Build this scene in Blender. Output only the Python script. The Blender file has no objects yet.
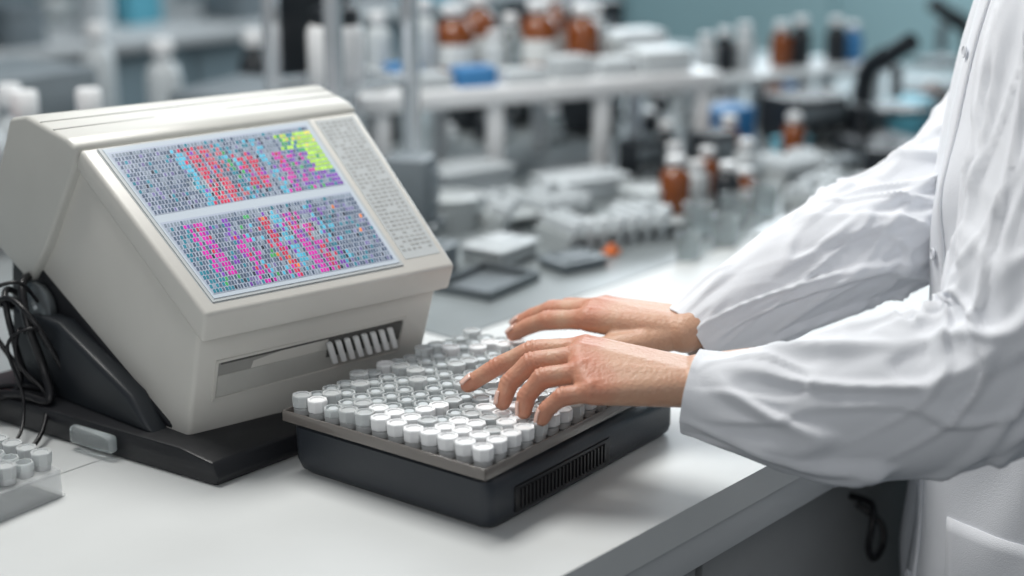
import bpy, bmesh, math, random
from mathutils import Vector, Matrix, noise
random.seed(11)
TT = 0.90            # bench top height
HC, HS = math.cos(math.radians(41)), math.sin(math.radians(41))
SC = bpy.context.scene
COL = SC.collection

def at(F, L):        # bench-plane coordinates in a frame turned 41 degrees from the bench edge
    return (HC*F + HS*L, HS*F - HC*L)

# ------------------------------------------------------------------ materials
def mat(name, col, rough=0.5, metal=0.0, trans=0.0, alpha=1.0, noise_amt=0.0, nscale=20,
        bump=0.0, bscale=200, emit=None, estr=0.0, sss=0.0, ior=1.45, coat=0.0, attr=None, stretch=None):
    m = bpy.data.materials.new(name); m.use_nodes = True
    nt = m.node_tree; b = nt.nodes['Principled BSDF']
    b.inputs['Base Color'].default_value = (*col, 1)
    b.inputs['Roughness'].default_value = rough
    b.inputs['Metallic'].default_value = metal
    b.inputs['Transmission Weight'].default_value = trans
    b.inputs['Alpha'].default_value = alpha
    b.inputs['IOR'].default_value = ior
    b.inputs['Coat Weight'].default_value = coat
    if sss:
        b.inputs['Subsurface Weight'].default_value = sss
        b.inputs['Subsurface Radius'].default_value = (0.012, 0.005, 0.003)
        b.inputs['Subsurface Scale'].default_value = 0.5
    if emit:
        b.inputs['Emission Color'].default_value = (*emit, 1)
        b.inputs['Emission Strength'].default_value = estr
    tc = nt.nodes.new('ShaderNodeTexCoord')
    src = tc.outputs['Object']
    if stretch:
        mp = nt.nodes.new('ShaderNodeMapping'); mp.inputs['Scale'].default_value = stretch
        nt.links.new(src, mp.inputs['Vector']); src = mp.outputs['Vector']
    if attr:
        a = nt.nodes.new('ShaderNodeVertexColor'); a.layer_name = attr
        nt.links.new(a.outputs['Color'], b.inputs['Base Color'])
        if estr:
            nt.links.new(a.outputs['Color'], b.inputs['Emission Color'])
            b.inputs['Emission Strength'].default_value = estr
    elif noise_amt > 0:
        n = nt.nodes.new('ShaderNodeTexNoise'); n.inputs['Scale'].default_value = nscale
        n.inputs['Detail'].default_value = 5
        r = nt.nodes.new('ShaderNodeValToRGB')
        r.color_ramp.elements[0].position = 0.3; r.color_ramp.elements[1].position = 0.7
        r.color_ramp.elements[0].color = (*[c*(1-noise_amt) for c in col], 1)
        r.color_ramp.elements[1].color = (*[min(1, c*(1+noise_amt)) for c in col], 1)
        nt.links.new(src, n.inputs['Vector'])
        nt.links.new(n.outputs['Fac'], r.inputs['Fac'])
        nt.links.new(r.outputs['Color'], b.inputs['Base Color'])
    if bump > 0:
        n2 = nt.nodes.new('ShaderNodeTexNoise'); n2.inputs['Scale'].default_value = bscale
        bp = nt.nodes.new('ShaderNodeBump'); bp.inputs['Strength'].default_value = bump
        bp.inputs['Distance'].default_value = 0.002
        nt.links.new(src, n2.inputs['Vector'])
        nt.links.new(n2.outputs['Fac'], bp.inputs['Height'])
        nt.links.new(bp.outputs['Normal'], b.inputs['Normal'])
    return m

M = dict(
 bench=mat('bench_laminate',(.60,.62,.62),.46,noise_amt=.06,nscale=5,bump=.03,bscale=60),
 benchedge=mat('bench_edge',(.50,.52,.53),.45),
 rearbench=mat('rear_bench_grey',(.25,.28,.29),.28,noise_amt=.2,nscale=6),
 cabinet=mat('cabinet_grey',(.31,.32,.325),.5,noise_amt=.03),
 black=mat('black_metal',(.010,.010,.012),.35),
 blackpl=mat('black_plastic',(.016,.017,.020),.36,bump=.1,bscale=600,noise_amt=.1),
 slate=mat('slate_plastic',(.026,.031,.039),.34,bump=.12,bscale=700),
 beige=mat('warm_white_plastic',(.60,.59,.555),.33,noise_amt=.03,nscale=10,bump=.05,bscale=900),
 beige2=mat('grey_white_plastic',(.53,.53,.50),.28,noise_amt=.06,nscale=9,bump=.05,bscale=900),
 beige_shade=mat('painted_shade_plastic',(.30,.30,.285),.4,noise_amt=.08,nscale=30),  # warm white plastic darkened, shade of slot and creases put into the colour
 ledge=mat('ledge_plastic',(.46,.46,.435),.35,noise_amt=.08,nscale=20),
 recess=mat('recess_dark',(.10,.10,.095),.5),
 bezel=mat('bezel_grey',(.50,.53,.54),.28),
 panel=mat('printed_panel',(.62,.66,.65),.35,attr='Col'),
 display=mat('display_glass',(.50,.56,.62),.15,coat=.3,emit=(.6,.68,.78),estr=.12),
 grid=mat('display_cells',(.5,.5,.5),.25,attr='Col',estr=.20),
 white=mat('white_plastic',(.82,.83,.84),.30),
 frost=mat('frosted_plastic',(.74,.77,.78),.22,trans=.4),
 white2=mat('dull_white_plastic',(.54,.58,.60),.4),
 whitetr=mat('milky_plastic',(.56,.60,.61),.22,trans=.25),
 vialbody=mat('vial_plastic',(.76,.78,.79),.22,trans=.35),
 capclear=mat('pale_clear_plastic',(.80,.84,.85),.15,trans=.4,coat=.4),
 rackclear=mat('rack_clear_plastic',(.85,.88,.89),.12,alpha=.26,coat=.5),
 clear=mat('clear_plastic',(.72,.77,.78),.10,trans=.75,ior=1.3),
 acryl=mat('smoked_acrylic',(.12,.117,.112),.10,coat=.6,noise_amt=.25,nscale=60),
 acrylr=mat('smoked_rim',(.22,.20,.185),.12,alpha=.75,coat=.6),
 tooth=mat('pale_metal',(.70,.71,.71),.3,metal=.2),
 amber=mat('amber_glass',(.26,.065,.010),.12,trans=.2,coat=.5),
 chrome=mat('brushed_steel',(.78,.81,.84),.25,metal=.7),
 steel=mat('dull_steel',(.22,.245,.26),.35,metal=.7),
 greybox=mat('grey_box',(.17,.20,.22),.45,noise_amt=.05),
 dark=mat('dark_instrument',(.018,.022,.027),.4),
 blue=mat('blue_card',(.05,.22,.48),.5),
 cyan=mat('cyan_card',(.12,.42,.54),.5),
 orange=mat('orange_plastic',(.85,.22,.05),.4),
 red=mat('red_plastic',(.42,.05,.04),.4),
 coat=mat('white_cotton',(.76,.78,.82),.9,bump=.22,bscale=1000,noise_amt=.02,nscale=4),
 button=mat('pearl_button',(.68,.70,.74),.4),
 skin=mat('skin',(.7,.45,.35),.44,sss=.08,attr='Col',bump=.36,bscale=330),
 nail=mat('fingernail',(.74,.48,.40),.22,coat=.4),
 hair=mat('dark_hair',(.04,.025,.018),.5,bump=.4,bscale=90),
 lip=mat('lip',(.5,.2,.18),.45), eye=mat('eye_white',(.8,.8,.8),.2),
 trouser=mat('trouser_fabric',(.05,.07,.12),.8), shoe=mat('shoe_leather',(.7,.7,.7),.5),
 wall=mat('wall_paint',(.22,.29,.32),.7,noise_amt=.05,nscale=2),
 wallc=mat('wall_paint_cyan',(.36,.56,.60),.7,noise_amt=.05,nscale=2),
 floor=mat('floor_vinyl',(.15,.17,.18),.4,noise_amt=.1,nscale=5),
 bcab=mat('back_cabinet',(.17,.23,.26),.5,noise_amt=.05,nscale=3),
 window=mat('window_glow',(.75,.9,.95),.4,emit=(.75,.92,1),estr=1.0),
 paper=mat('label_paper',(.70,.73,.73),.6),
)

# ------------------------------------------------------------------ mesh helpers
def finish(bm, name, smooth=40):
    bmesh.ops.recalc_face_normals(bm, faces=bm.faces[:])
    me = bpy.data.meshes.new(name); bm.to_mesh(me); bm.free()
    if smooth:
        for p in me.polygons: p.use_smooth = True
        try: me.set_sharp_from_angle(angle=math.radians(smooth))
        except Exception: pass
    return me

def bbox(bm, x0, x1, y0, y1, z0, z1, bev=0.0, seg=2):
    t = bmesh.new()
    bmesh.ops.create_cube(t, size=1, matrix=Matrix.Translation(((x0+x1)/2,(y0+y1)/2,(z0+z1)/2)) @ Matrix.Diagonal((x1-x0,y1-y0,z1-z0,1)))
    if bev: bmesh.ops.bevel(t, geom=t.edges[:], offset=bev, segments=seg, profile=.5, affect='EDGES')
    tmp = bpy.data.meshes.new('t'); t.to_mesh(tmp); t.free(); bm.from_mesh(tmp); bpy.data.meshes.remove(tmp)

def box_mesh(name, boxes, bev=.002):
    bm = bmesh.new()
    for b in boxes:
        bb = b[6] if len(b) > 6 else bev
        bbox(bm, *b[:6], bev=bb)
    return finish(bm, name)

def lathe(bm, prof, seg=28, c=(0,0,0)):
    rings = []
    for r, z in prof:
        if r < 1e-6: rings.append([bm.verts.new((c[0],c[1],c[2]+z))])
        else: rings.append([bm.verts.new((c[0]+r*math.cos(2*math.pi*i/seg), c[1]+r*math.sin(2*math.pi*i/seg), c[2]+z)) for i in range(seg)])
    for a, b in zip(rings, rings[1:]):
        for i in range(seg):
            j = (i+1) % seg
            if len(a) == 1 and len(b) == 1: continue
            if len(a) == 1: bm.faces.new((a[0], b[j], b[i]))
            elif len(b) == 1: bm.faces.new((a[i], a[j], b[0]))
            else: bm.faces.new((a[i], a[j], b[j], b[i]))

def lathe_mesh(name, prof, seg=28):
    bm = bmesh.new(); lathe(bm, prof, seg); return finish(bm, name)

def catmull(pts, n):
    out = []
    P = [pts[0]] + list(pts) + [pts[-1]]
    for i in range(1, len(P)-2):
        for k in range(n):
            t = k/n
            out.append(tuple(0.5*((2*P[i][j]) + (-P[i-1][j]+P[i+1][j])*t + (2*P[i-1][j]-5*P[i][j]+4*P[i+1][j]-P[i+2][j])*t*t + (-P[i-1][j]+3*P[i][j]-3*P[i+1][j]+P[i+2][j])*t**3) for j in range(len(pts[0]))))
    out.append(tuple(pts[-1])); return out

def tube(bm, pts, r, seg=10, smoothn=0, disp=None, cap=True):
    if smoothn: pts = catmull(pts, smoothn)
    vs = [Vector(p[:3]) for p in pts]
    rad = [(p[3] if len(p) > 3 else r) for p in pts]
    tang = [(vs[min(i+1,len(vs)-1)]-vs[max(i-1,0)]).normalized() for i in range(len(vs))]
    up = Vector((0,0,1)) if abs(tang[0].z) < .9 else Vector((1,0,0))
    n = (up - tang[0]*up.dot(tang[0])).normalized()
    rings = []; s = 0
    for i, v in enumerate(vs):
        if i: s += (vs[i]-vs[i-1]).length
        n = (n - tang[i]*n.dot(tang[i])).normalized()
        b = tang[i].cross(n)
        ring = []
        for k in range(seg):
            a = 2*math.pi*k/seg
            d = n*math.cos(a)+b*math.sin(a)
            rr = rad[i] + (disp(s, a, i/(len(vs)-1)) if disp else 0)
            ring.append(bm.verts.new(v + d*rr))
        rings.append(ring)
    for A, B in zip(rings, rings[1:]):
        for k in range(seg):
            j = (k+1) % seg
            bm.faces.new((A[k], A[j], B[j], B[k]))
    if cap:
        bm.faces.new(rings[0][::-1]); bm.faces.new(rings[-1])
    return rings

def tube_mesh(name, pts, r, seg=10, smoothn=0):
    bm = bmesh.new(); tube(bm, pts, r, seg, smoothn); return finish(bm, name, 60)

def obj(name, me, m=None, parent=None, loc=(0,0,0), rz=0.0, label=None, cat=None, group=None, kind=None, rot=None):
    o = bpy.data.objects.new(name, me)
    if me is not None and m is not None and len(me.materials) == 0: me.materials.append(m)
    o.location = loc
    o.rotation_euler = rot if rot else (0,0,rz)
    if parent: o.parent = parent
    if label: o['label'] = label
    if cat: o['category'] = cat
    if group: o['group'] = group
    if kind: o['kind'] = kind
    COL.objects.link(o); return o

# ------------------------------------------------------------------ room
def struct(name, boxes, m, bev=0):
    return obj(name, box_mesh(name, boxes, bev), m, kind='structure')
struct('floor', [(-3,5.6,-3,5.6,-.05,0)], M['floor'])
struct('wall_back', [(-3,5.6,5.0,5.1,0,2.9)], M['wall'])
struct('wall_right', [(5.0,5.1,-3,5.0,0,2.9)], M['wallc'])
struct('window_1', [(4.96,5.0,1.5,4.2,1.0,2.4)], M['window'])
struct('trim_1', [(4.94,5.0,1.42,4.28,.94,1.0),(4.94,5.0,1.42,4.28,2.4,2.46),(4.94,5.0,1.42,1.5,1.0,2.4),(4.94,5.0,4.2,4.28,1.0,2.4),(4.95,5.0,2.82,2.88,1.0,2.4)], M['white'])

# ------------------------------------------------------------------ main bench
Y0 = .663; YR = 1.34; YQ = 1.10; XQ = 1.17
bench = obj('lab_bench', None, loc=(0,0,0), label='long white laminate laboratory bench with thick edge', cat='bench')
obj('bench_top', box_mesh('bench_top',[(-.6,3.3,Y0,YQ,TT-.028,TT,.0),(-.6,XQ,YQ-.001,YR,TT-.028,TT,.0)]), M['bench'], bench)
obj('edge_rail', box_mesh('edge_rail',[(-.6,3.3,Y0+.004,Y0+.035,TT-.062,TT-.028,.002)]), M['benchedge'], bench)
obj('under_frame', box_mesh('under_frame',[(-.58,3.28,Y0+.06,YQ,.10,TT-.028,.0),(-.5,3.2,Y0+.12,YQ,0,.10,0),(-.58,XQ,YQ,YR,0,TT-.028,0)]), M['cabinet'], bench)
for k, (xa, xb) in enumerate([(-.55,.02),(.03,.60),(.61,1.05),(1.06,1.62),(1.63,2.2),(2.21,2.78)]):
    dr = obj('drawer', box_mesh('drawer',[(xa,xb,Y0+.04,Y0+.06,TT-.25,TT-.075,.002)]), M['cabinet'], bench)
    dd = obj('cabinet_door', box_mesh('cabinet_door',[(xa,xb,Y0+.04,Y0+.06,.12,TT-.26,.002)]), M['cabinet'], bench)
    hx = 1.315 if k == 3 else (xa+xb)/2
    hm = tube_mesh('handle', [(hx,Y0+.04,TT-.112),(hx-.004,Y0+.014,TT-.112),(hx-.016,Y0+.006,TT-.125),(hx-.02,Y0+.006,TT-.15),(hx-.008,Y0+.006,TT-.166),(hx+.012,Y0+.008,TT-.160),(hx+.018,Y0+.014,TT-.14),(hx+.014,Y0+.04,TT-.125)], .0035, 8, 5)
    obj('handle', hm, M['black'], dr, label='black looped wire handle')
rb = obj('rear_bench', None, label='grey topped laboratory bench standing behind the white bench', cat='bench')
obj('bench_top', box_mesh('bench_top',[(-.6,3.3,YR+.003,2.5,TT-.028,TT,.0),(XQ+.003,3.3,YQ+.003,YR+.004,TT-.028,TT,.0)]), M['rearbench'], rb)
obj('under_frame', box_mesh('under_frame',[(-.58,3.28,YR+.01,2.46,0,TT-.028,.0),(XQ+.01,3.28,YQ+.01,YR+.01,0,TT-.028,.0)]), M['cabinet'], rb)

# ------------------------------------------------------------------ vial tray instrument
TR = math.radians(4.0)
tray = obj('vial_tray_unit', None, loc=(.838,.757,TT), rz=TR, label='dark slate tray instrument with smoked top holding many small vials', cat='laboratory instrument')
bm = bmesh.new()
LX, LY = .266, .200
def ringz(x0,x1,y0,y1,z,zr=None):
    zr = z if zr is None else zr
    c = .010; pts = []
    for (cx, cy, a0) in ((x1-c,y0+c,-90),(x1-c,y1-c,0),(x0+c,y1-c,90),(x0+c,y0+c,180)):
        for k in range(5):
            a = math.radians(a0+k*22.5)
            px, py = cx+c*math.cos(a), cy+c*math.sin(a)
            f = max(0, (px-(x1-.03))/.03)
            pts.append(bm.verts.new((px, py, z+(zr-z)*f)))
    return pts
rs = [ringz(.004,LX-.006,-.003,LY-.006,0), ringz(-.001,LX-.001,-.007,LY-.002,.005,.004), ringz(-.003,LX,-.008,LY,.012,.010), ringz(-.004,LX,-.008,LY,.034,.024), ringz(-.004,LX-.004,-.006,LY,.041,.030), ringz(.001,LX-.012,.002,LY-.003,.045,.035)]
for A, B in zip(rs, rs[1:]):
    for i in range(len(A)):
        j = (i+1) % len(A); bm.faces.new((A[i],A[j],B[j],B[i]))
bm.faces.new(rs[0][::-1]); bm.faces.new(rs[-1])
obj('base_housing', finish(bm,'base_housing',50), M['slate'], tray)
vb = [(.034+.0050*i, .0362+.0050*i, -.0112, -.002, .010, .026, 0) for i in range(24)]
obj('vent_grille', box_mesh('vent_grille',[(.028,.160,-.0098,.003,.007,.029,.0015)]+vb, .0), M['black'], tray)
obj('tray_plate', box_mesh('tray_plate',[(-.006,.242,-.006,.204,.045,.051,.0015)]), M['acryl'], tray, label='smoked acrylic plate')
rim = [(-.008,.244,-.008,-.0062,.0455,.0550,.0006),(-.008,.244,.2042,.206,.0455,.0550,.0006),(-.008,-.0062,-.008,.206,.0455,.0550,.0006),(.2422,.244,-.008,.206,.0455,.0550,.0006)]
obj('tray_rim', box_mesh('tray_rim', rim), M['acrylr'], tray, label='brown-grey translucent rim')
vial_me = lathe_mesh('vial', [(0,0),(.0070,0),(.0074,.001),(.0074,.005),(.006,.006),(0,.006)], 18)
bm = bmesh.new()
lathe(bm, [(0,.0),(.0078,.0),(.0083,.0006),(.0088,.0092),(.0083,.0101),(.0064,.0103),(.0057,.0092),(0,.0090)], 8)
cap_me = finish(bm,'cap',25)
capf_me = cap_me.copy()
bm = bmesh.new()
lathe(bm, [(0,.0),(.0074,.0),(.0081,.0006),(.0083,.0060),(.0076,.0070),(.0064,.0070),(.0059,.0042),(.0054,.003),(0,.003)], 8)
cap2_me = finish(bm,'cap',30)
ins_me = lathe_mesh('stopper', [(0,.0028),(.0044,.0028),(.0046,.0045),(.0040,.0062),(0,.0066)], 14)
vial_me.materials.append(M['vialbody']); cap_me.materials.append(M['white']); capf_me.materials.append(M['frost']); cap2_me.materials.append(M['capclear']); ins_me.materials.append(M['white2'])
ca, sa = math.cos(TR), math.sin(TR)
def tl(x, y, z): return (.838+ca*x-sa*y, .757+sa*x+ca*y, TT+z)
def mk_vial(kind, x, y, lift=0, rz=0):
    v = bpy.data.objects.new('vial', vial_me); COL.objects.link(v)
    v.location = tl(x, y, .051); v.rotation_euler = (0,0,rz)
    v['category'] = 'vial'; v['group'] = 'small vials standing in the tray'
    v['label'] = ('small vial with faceted white cap standing in tray','small vial with clear recessed cap standing in tray','small vial with frosted faceted cap standing in tray')[kind]
    c = bpy.data.objects.new('cap', (cap_me,cap2_me,capf_me)[kind]); c.parent = v
    c.location = (0,0,.0048+lift); COL.objects.link(c)
    if kind == 1:
        s = bpy.data.objects.new('stopper', ins_me); s.parent = v; s.location = (0,0,.0048+lift); COL.objects.link(s)
A0 = TR+math.radians(22.5)
for i in range(14):
    for j in range(12):
        x = .0050+i*.0174; y = .0042+j*.0173
        r = random.random()
        if j < 4 or (i < 2 and j < 7): kind = 0 if r < .70 else 2
        else: kind = 0 if r < .14 else (2 if r < .40 else 1)
        mk_vial(kind, x+random.uniform(-.0002,.0002), y+random.uniform(-.0002,.0002), random.uniform(0,.0022) if kind!=1 else random.uniform(0,.001), A0+random.uniform(-.08,.08))

# ------------------------------------------------------------------ analyser with tilted screen
ana = obj('screen_analyzer', None, loc=(.90,1.12,TT), label='off-white bench analyser with tilted colour-grid screen on black base', cat='laboratory instrument')
AO = Vector((.90,1.12,0))
def lv(x,y,t): return Vector((x,y,t)) - AO
def loft(profL, profR, bev, name, seg=3, ang=28):
    bm = bmesh.new()
    A = [bm.verts.new(p) for p in profL]; B = [bm.verts.new(p) for p in profR]
    n = len(A)
    for i in range(n):
        j = (i+1) % n; bm.faces.new((A[i],A[j],B[j],B[i]))
    bm.faces.new(A[::-1]); bm.faces.new(B)
    bmesh.ops.recalc_face_normals(bm, faces=bm.faces[:])
    ed = [e for e in bm.edges if len(e.link_faces) == 2 and e.calc_face_angle(0) > math.radians(ang)]
    bmesh.ops.bevel(bm, geom=ed, offset=bev, segments=seg, profile=.5, affect='EDGES', clamp_overlap=True)
    return finish(bm, name, 35)
P1,P2,P3,P4 = lv(.77,1.034,.004), lv(.77,.9975,.141), lv(.77,1.156,.256), lv(.77,1.241,.130)
Q1,Q2,Q3,Q4 = lv(1.01,.990,.014), lv(1.013,.950,.141), lv(1.047,1.108,.258), lv(1.045,1.195,.130)
def mixp(a,b,t): return a*(1-t)+b*t
hin = lambda p,dx,dy: Vector((p.x+dx,p.y+dy,p.z))
LB2,LB3 = mixp(P2,P1,.19), mixp(P3,P4,.13)
RB2,RB3 = mixp(Q2,Q1,.19), mixp(Q3,Q4,.13)
housing = obj('housing', loft([hin(P1,.004,.006),hin(mixp(P2,P1,.15),.004,.010),hin(mixp(P3,P4,.1),.004,0),hin(P4,.004,0)],
                              [hin(Q1,-.004,.006),hin(mixp(Q2,Q1,.15),-.004,.010),hin(mixp(Q3,Q4,.1),-.004,0),hin(Q4,-.004,0)],.0042,'housing'), M['beige'], ana)
obj('display_lid', loft([hin(LB2,-.001,-.001),hin(P2,-.001,-.001),P3,LB3],[hin(RB2,.001,-.001),hin(Q2,.001,-.001),Q3,RB3],.0034,'display_lid'), M['beige'], ana)
cL = [(.766,1.158,.2575),(.766,1.170,.264),(.766,1.230,.277),(.766,1.256,.272),(.766,1.304,.180),(.766,1.300,.150),(.766,1.246,.122),(.766,1.214,.160),(.766,1.165,.235)]
cR = [(1.051,1.110,.2595),(1.051,1.120,.266),(1.051,1.162,.278),(1.051,1.185,.272),(1.051,1.235,.180),(1.051,1.230,.150),(1.051,1.200,.122),(1.051,1.170,.160),(1.051,1.118,.235)]
cover = obj('rear_cover', loft([lv(*p) for p in cL],[lv(*p) for p in cR],.004,'rear_cover',3,12), M['beige2'], ana)
def bil(TL,TR_,BR,BL,s,q,h=0):
    n = (TR_-TL).cross(BL-TL).normalized()
    if n.dot(Vector((0,-.6,.6))) < 0: n = -n
    p = (TL*(1-s)+TR_*s)*(1-q) + (BL*(1-s)+BR*s)*q
    return p+n*h
def patch(bm, fn, s0,s1,q0,q1,h0,h1):
    a = [bm.verts.new(fn(s,q,h)) for h in (h0,h1) for s,q in ((s0,q0),(s1,q0),(s1,q1),(s0,q1))]
    for f in ((3,2,1,0),(4,5,6,7),(0,1,5,4),(1,2,6,5),(2,3,7,6),(3,0,4,7)): bm.faces.new([a[i] for i in f])
def patchobj(name, fn, s0,s1,q0,q1,h0,h1, m, parent, bev=0, label=None):
    bm = bmesh.new(); patch(bm,fn,s0,s1,q0,q1,h0,h1)
    if bev: bmesh.ops.bevel(bm, geom=bm.edges[:], offset=bev, segments=2, affect='EDGES')
    return obj(name, finish(bm,name,40 if bev else 0), M[m], parent, label=label)
TF = lambda s,q,h: bil(P3,Q3,Q2,P2,s,q,h)
FP = [hin(mixp(P2,P1,.15),.004,.010),hin(mixp(Q2,Q1,.15),-.004,.010),hin(Q1,-.004,.006),hin(P1,.004,.006)]
def FF(s,q,h):
    return bil(*FP, s, (q-.15)/.85, h)
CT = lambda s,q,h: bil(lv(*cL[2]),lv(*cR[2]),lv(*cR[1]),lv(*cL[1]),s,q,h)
patchobj('crease',CT,.01,.99,.62,.65,-.001,.0005,'beige_shade',cover)  # thin strips in the darkened plastic, crease shade painted on
patchobj('crease',CT,.01,.99,.30,.32,-.001,.0005,'beige_shade',cover)
patchobj('screen_bezel',TF,.045,.805,.015,.955,-.002,.0016,'bezel',ana,.001)
disp = patchobj('display',TF,.06,.79,.03,.935,.001,.0022,'display',ana,0,'backlit screen showing coloured cell tables')
def cells(name, quads, m, parent):
    bm = bmesh.new(); lay = bm.loops.layers.color.new('Col')
    enc = lambda x: min(1,max(0,x))**(1/2.2)
    for (fn,s0,s1,q0,q1,h,c,sk) in quads:
        f = bm.faces.new([bm.verts.new(fn(s,q,h)) for s,q in ((s0-sk,q1),(s1-sk,q1),(s1,q0),(s0,q0))])
        for l in f.loops: l[lay] = (enc(c[0]),enc(c[1]),enc(c[2]),1)
    me = bpy.data.meshes.new(name); bm.to_mesh(me); bm.free()
    return obj(name, me, m, parent)
G=(.085,.12,.18); LG=(.22,.27,.33); DK=(.025,.032,.05); TE=(.03,.20,.27); CY=(.08,.42,.58); RD=(.55,.03,.08); SA=(.50,.12,.15)
MG=(.58,.02,.36); PU=(.20,.05,.40); LI=(.42,.72,.04); YE=(.72,.68,.08); GR=(.05,.36,.10); OR=(.72,.20,.04); WH=(.50,.55,.62); LV=(.18,.16,.34)
quads = []
def block(s0,s1,q0,q1,nc,nr,pal):
    ds=(s1-s0)/nc; dq=(q1-q0)/nr
    quads.append((TF,s0-.004,s1+.004,q0-.006,q1+.004,.0025,(.40,.45,.54),0))
    for c in range(nc):
        u = c/nc
        for r in range(nr):
            v = r/nr
            main, alt, p = pal(u+.012*math.sin(r*1.9), v, c, r)
            run = main if random.random() < p else random.choice(alt)
            k = random.uniform(.8,1.2); col = tuple(min(1,x*k) for x in run)
            wd = random.choice((.66,.78,.88)) if run in (G,DK,LV,LG,WH) else .88
            sk = ds*.25
            quads.append((TF,s0+ds*c+ds*.10+sk/2,s0+ds*(c+wd)+sk/2,q0+dq*r+dq*.22,q0+dq*(r+1),.0028,col,sk))
def pick1(u,v,c,r):
    if r == 0: return (LG,[TE,G],.7)
    if u > .90: return (LI,[LI,YE,GR],.75) if v < .70 else (PU,[LG,G,TE],.4)
    if u > .80 and v < .30: return (LI,[YE,TE,GR],.6)
    if c % 4 == 3: return (G,[DK,LG,LV],.6)
    if u < .26: return (G,[LG,LV,TE],.65)
    if u < .31: return (CY,[G,TE,CY],.6)
    if u < .42: return (RD,[SA,DK,PU],.65)
    if u < .48: return (SA,[TE,SA,RD,G],.5)
    if u < .54: return (TE,[CY,GR],.6)
    if u < .64: return (RD,[MG,LG,PU],.6) if .2<v<.85 else (G,[TE,LG],.5)
    if u < .70: return (CY,[G,LV,LG],.5)
    if u < .80: return (MG,[PU,RD,G],.55) if v > .3 else (LG,[G,LV],.5)
    return (PU,[MG,TE,GR,LG],.45)
def pick2(u,v,c,r):
    if r == 0: return (LG,[TE,G],.7)
    if c % 4 == 3: return (G,[DK,LG,LV],.6)
    if u < .08: return (TE,[G,LG,G],.55)
    if u < .18: return (MG,[PU,RD,MG],.75) if v < .80 else (G,[TE,GR],.6)
    if u < .26: return (G,[PU,LV,TE],.55)
    if u < .33: return (MG,[PU,RD,G],.65) if v > .25 else (PU,[LG],.6)
    if u < .42: return (G,[LG,CY,GR],.55)
    if u < .48: return (RD,[MG,OR,RD],.7) if v > .1 else (G,[LG],.5)
    if u < .56: return (CY,[LG,G,PU],.45)
    if u < .65: return (MG,[PU,RD],.7) if v > .12 else (LG,[G],.5)
    if u < .71: return (RD,[MG,LG],.55) if v > .3 else (LG,[G,LV],.5)
    if u < .78: return (PU,[TE,G,CY],.4)
    return (G,[LG,LV,G,TE],.45) if random.random()<.97 else (OR,[OR],1)
block(.072,.775,.060,.440,60,15,pick1)
block(.072,.775,.495,.910,62,16,pick2)
cells('display_tables', quads, M['grid'], disp)
pp = patchobj('side_panel',TF,.825,.975,.03,.92,-.001,.0008,'bezel',ana,0,'pale printed reference panel')
quads = []
for r in range(34):
    for c in range(6):
        if random.random() < .12: continue
        s = .834+c*.0225; q = .05+r*.0247
        g = random.uniform(.34,.42)
        quads.append((TF,s,s+.019*random.uniform(.6,1),q,q+.010,.0011,(g,g*1.03,g*1.02),0))
cells('printed_rows', quads, M['panel'], pp)
slot = patchobj('front_slot',FF,.09,.87,.38,.62,-.001,.0004,'beige_shade',ana,0,'long shallow recess, its shade painted grey')  # nearly flush panel, recess shade painted by the darker plastic
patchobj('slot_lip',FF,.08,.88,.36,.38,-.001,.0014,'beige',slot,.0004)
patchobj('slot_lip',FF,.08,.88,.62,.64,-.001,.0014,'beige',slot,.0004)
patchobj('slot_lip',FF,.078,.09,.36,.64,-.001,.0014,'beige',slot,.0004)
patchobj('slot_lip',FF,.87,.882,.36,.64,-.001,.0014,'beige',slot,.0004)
patchobj('slot_painted_shadow',FF,.10,.86,.383,.395,.0002,.0008,'recess',slot)  # dark strip painting the shadow line under the upper lip
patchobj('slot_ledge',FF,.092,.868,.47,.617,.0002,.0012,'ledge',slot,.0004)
hold = patchobj('strip_holder',FF,.54,.865,.39,.53,.0008,.0016,'recess',ana,.0004)
for k in range(8):
    s = .552+k*.038
    sk = lambda s_,q,h: FF(s_-.20*(.55-q), q, h + max(0,(q-.38))*.036)
    patchobj('test_strip',sk,s,s+.023,.405,.55,.0012,.0046,'tooth',hold,.0006)
def bprof(x): return [(x,.980,0),(x,.976,.006),(x,.982,.020),(x,1.02,.026),(x,1.30,.026),(x,1.31,.004),(x,1.306,0)]
LB = [lv(p[0]-(p[1]-.98)*.13, p[1], p[2]) for p in bprof(.757)]
RB = [lv(*p) for p in bprof(1.05)]
obj('base_plate', loft(LB,RB,.003,'base_plate',2), M['blackpl'], ana)
sp = [(1.050,.024),(1.056,.034),(1.238,.140),(1.285,.140),(1.292,.10),(1.292,.024)]
obj('tilt_support', loft([lv(.773,y,t) for y,t in sp],[lv(1.03,y,t) for y,t in sp],.006,'tilt_support'), M['blackpl'], ana)
sp2 = [(1.06,.024),(1.09,.054),(1.19,.098),(1.262,.100),(1.27,.024)]
obj('side_cheek', loft([lv(.755,y,t) for y,t in sp2],[lv(.776,y,t) for y,t in sp2],.005,'side_cheek'), M['dark'], ana)
bm = bmesh.new(); lathe(bm,[(0,0),(.022,0),(.024,.003),(.024,.008),(.018,.012),(.010,.012),(.008,.015),(0,.015)],28)
obj('adjust_knob', finish(bm,'adjust_knob'), M['steel'], ana, loc=lv(.772,1.236,.100), rot=(0,math.radians(-90),0), label='round metallic tilt knob')
bm = bmesh.new(); bbox(bm,-.004,.006,-.026,.026,-.008,.008,.0035,3)
obj('latch', finish(bm,'latch'), M['clear'], ana, loc=lv(.733,1.115,.014), rz=math.radians(7), label='translucent grey plastic latch')
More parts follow.
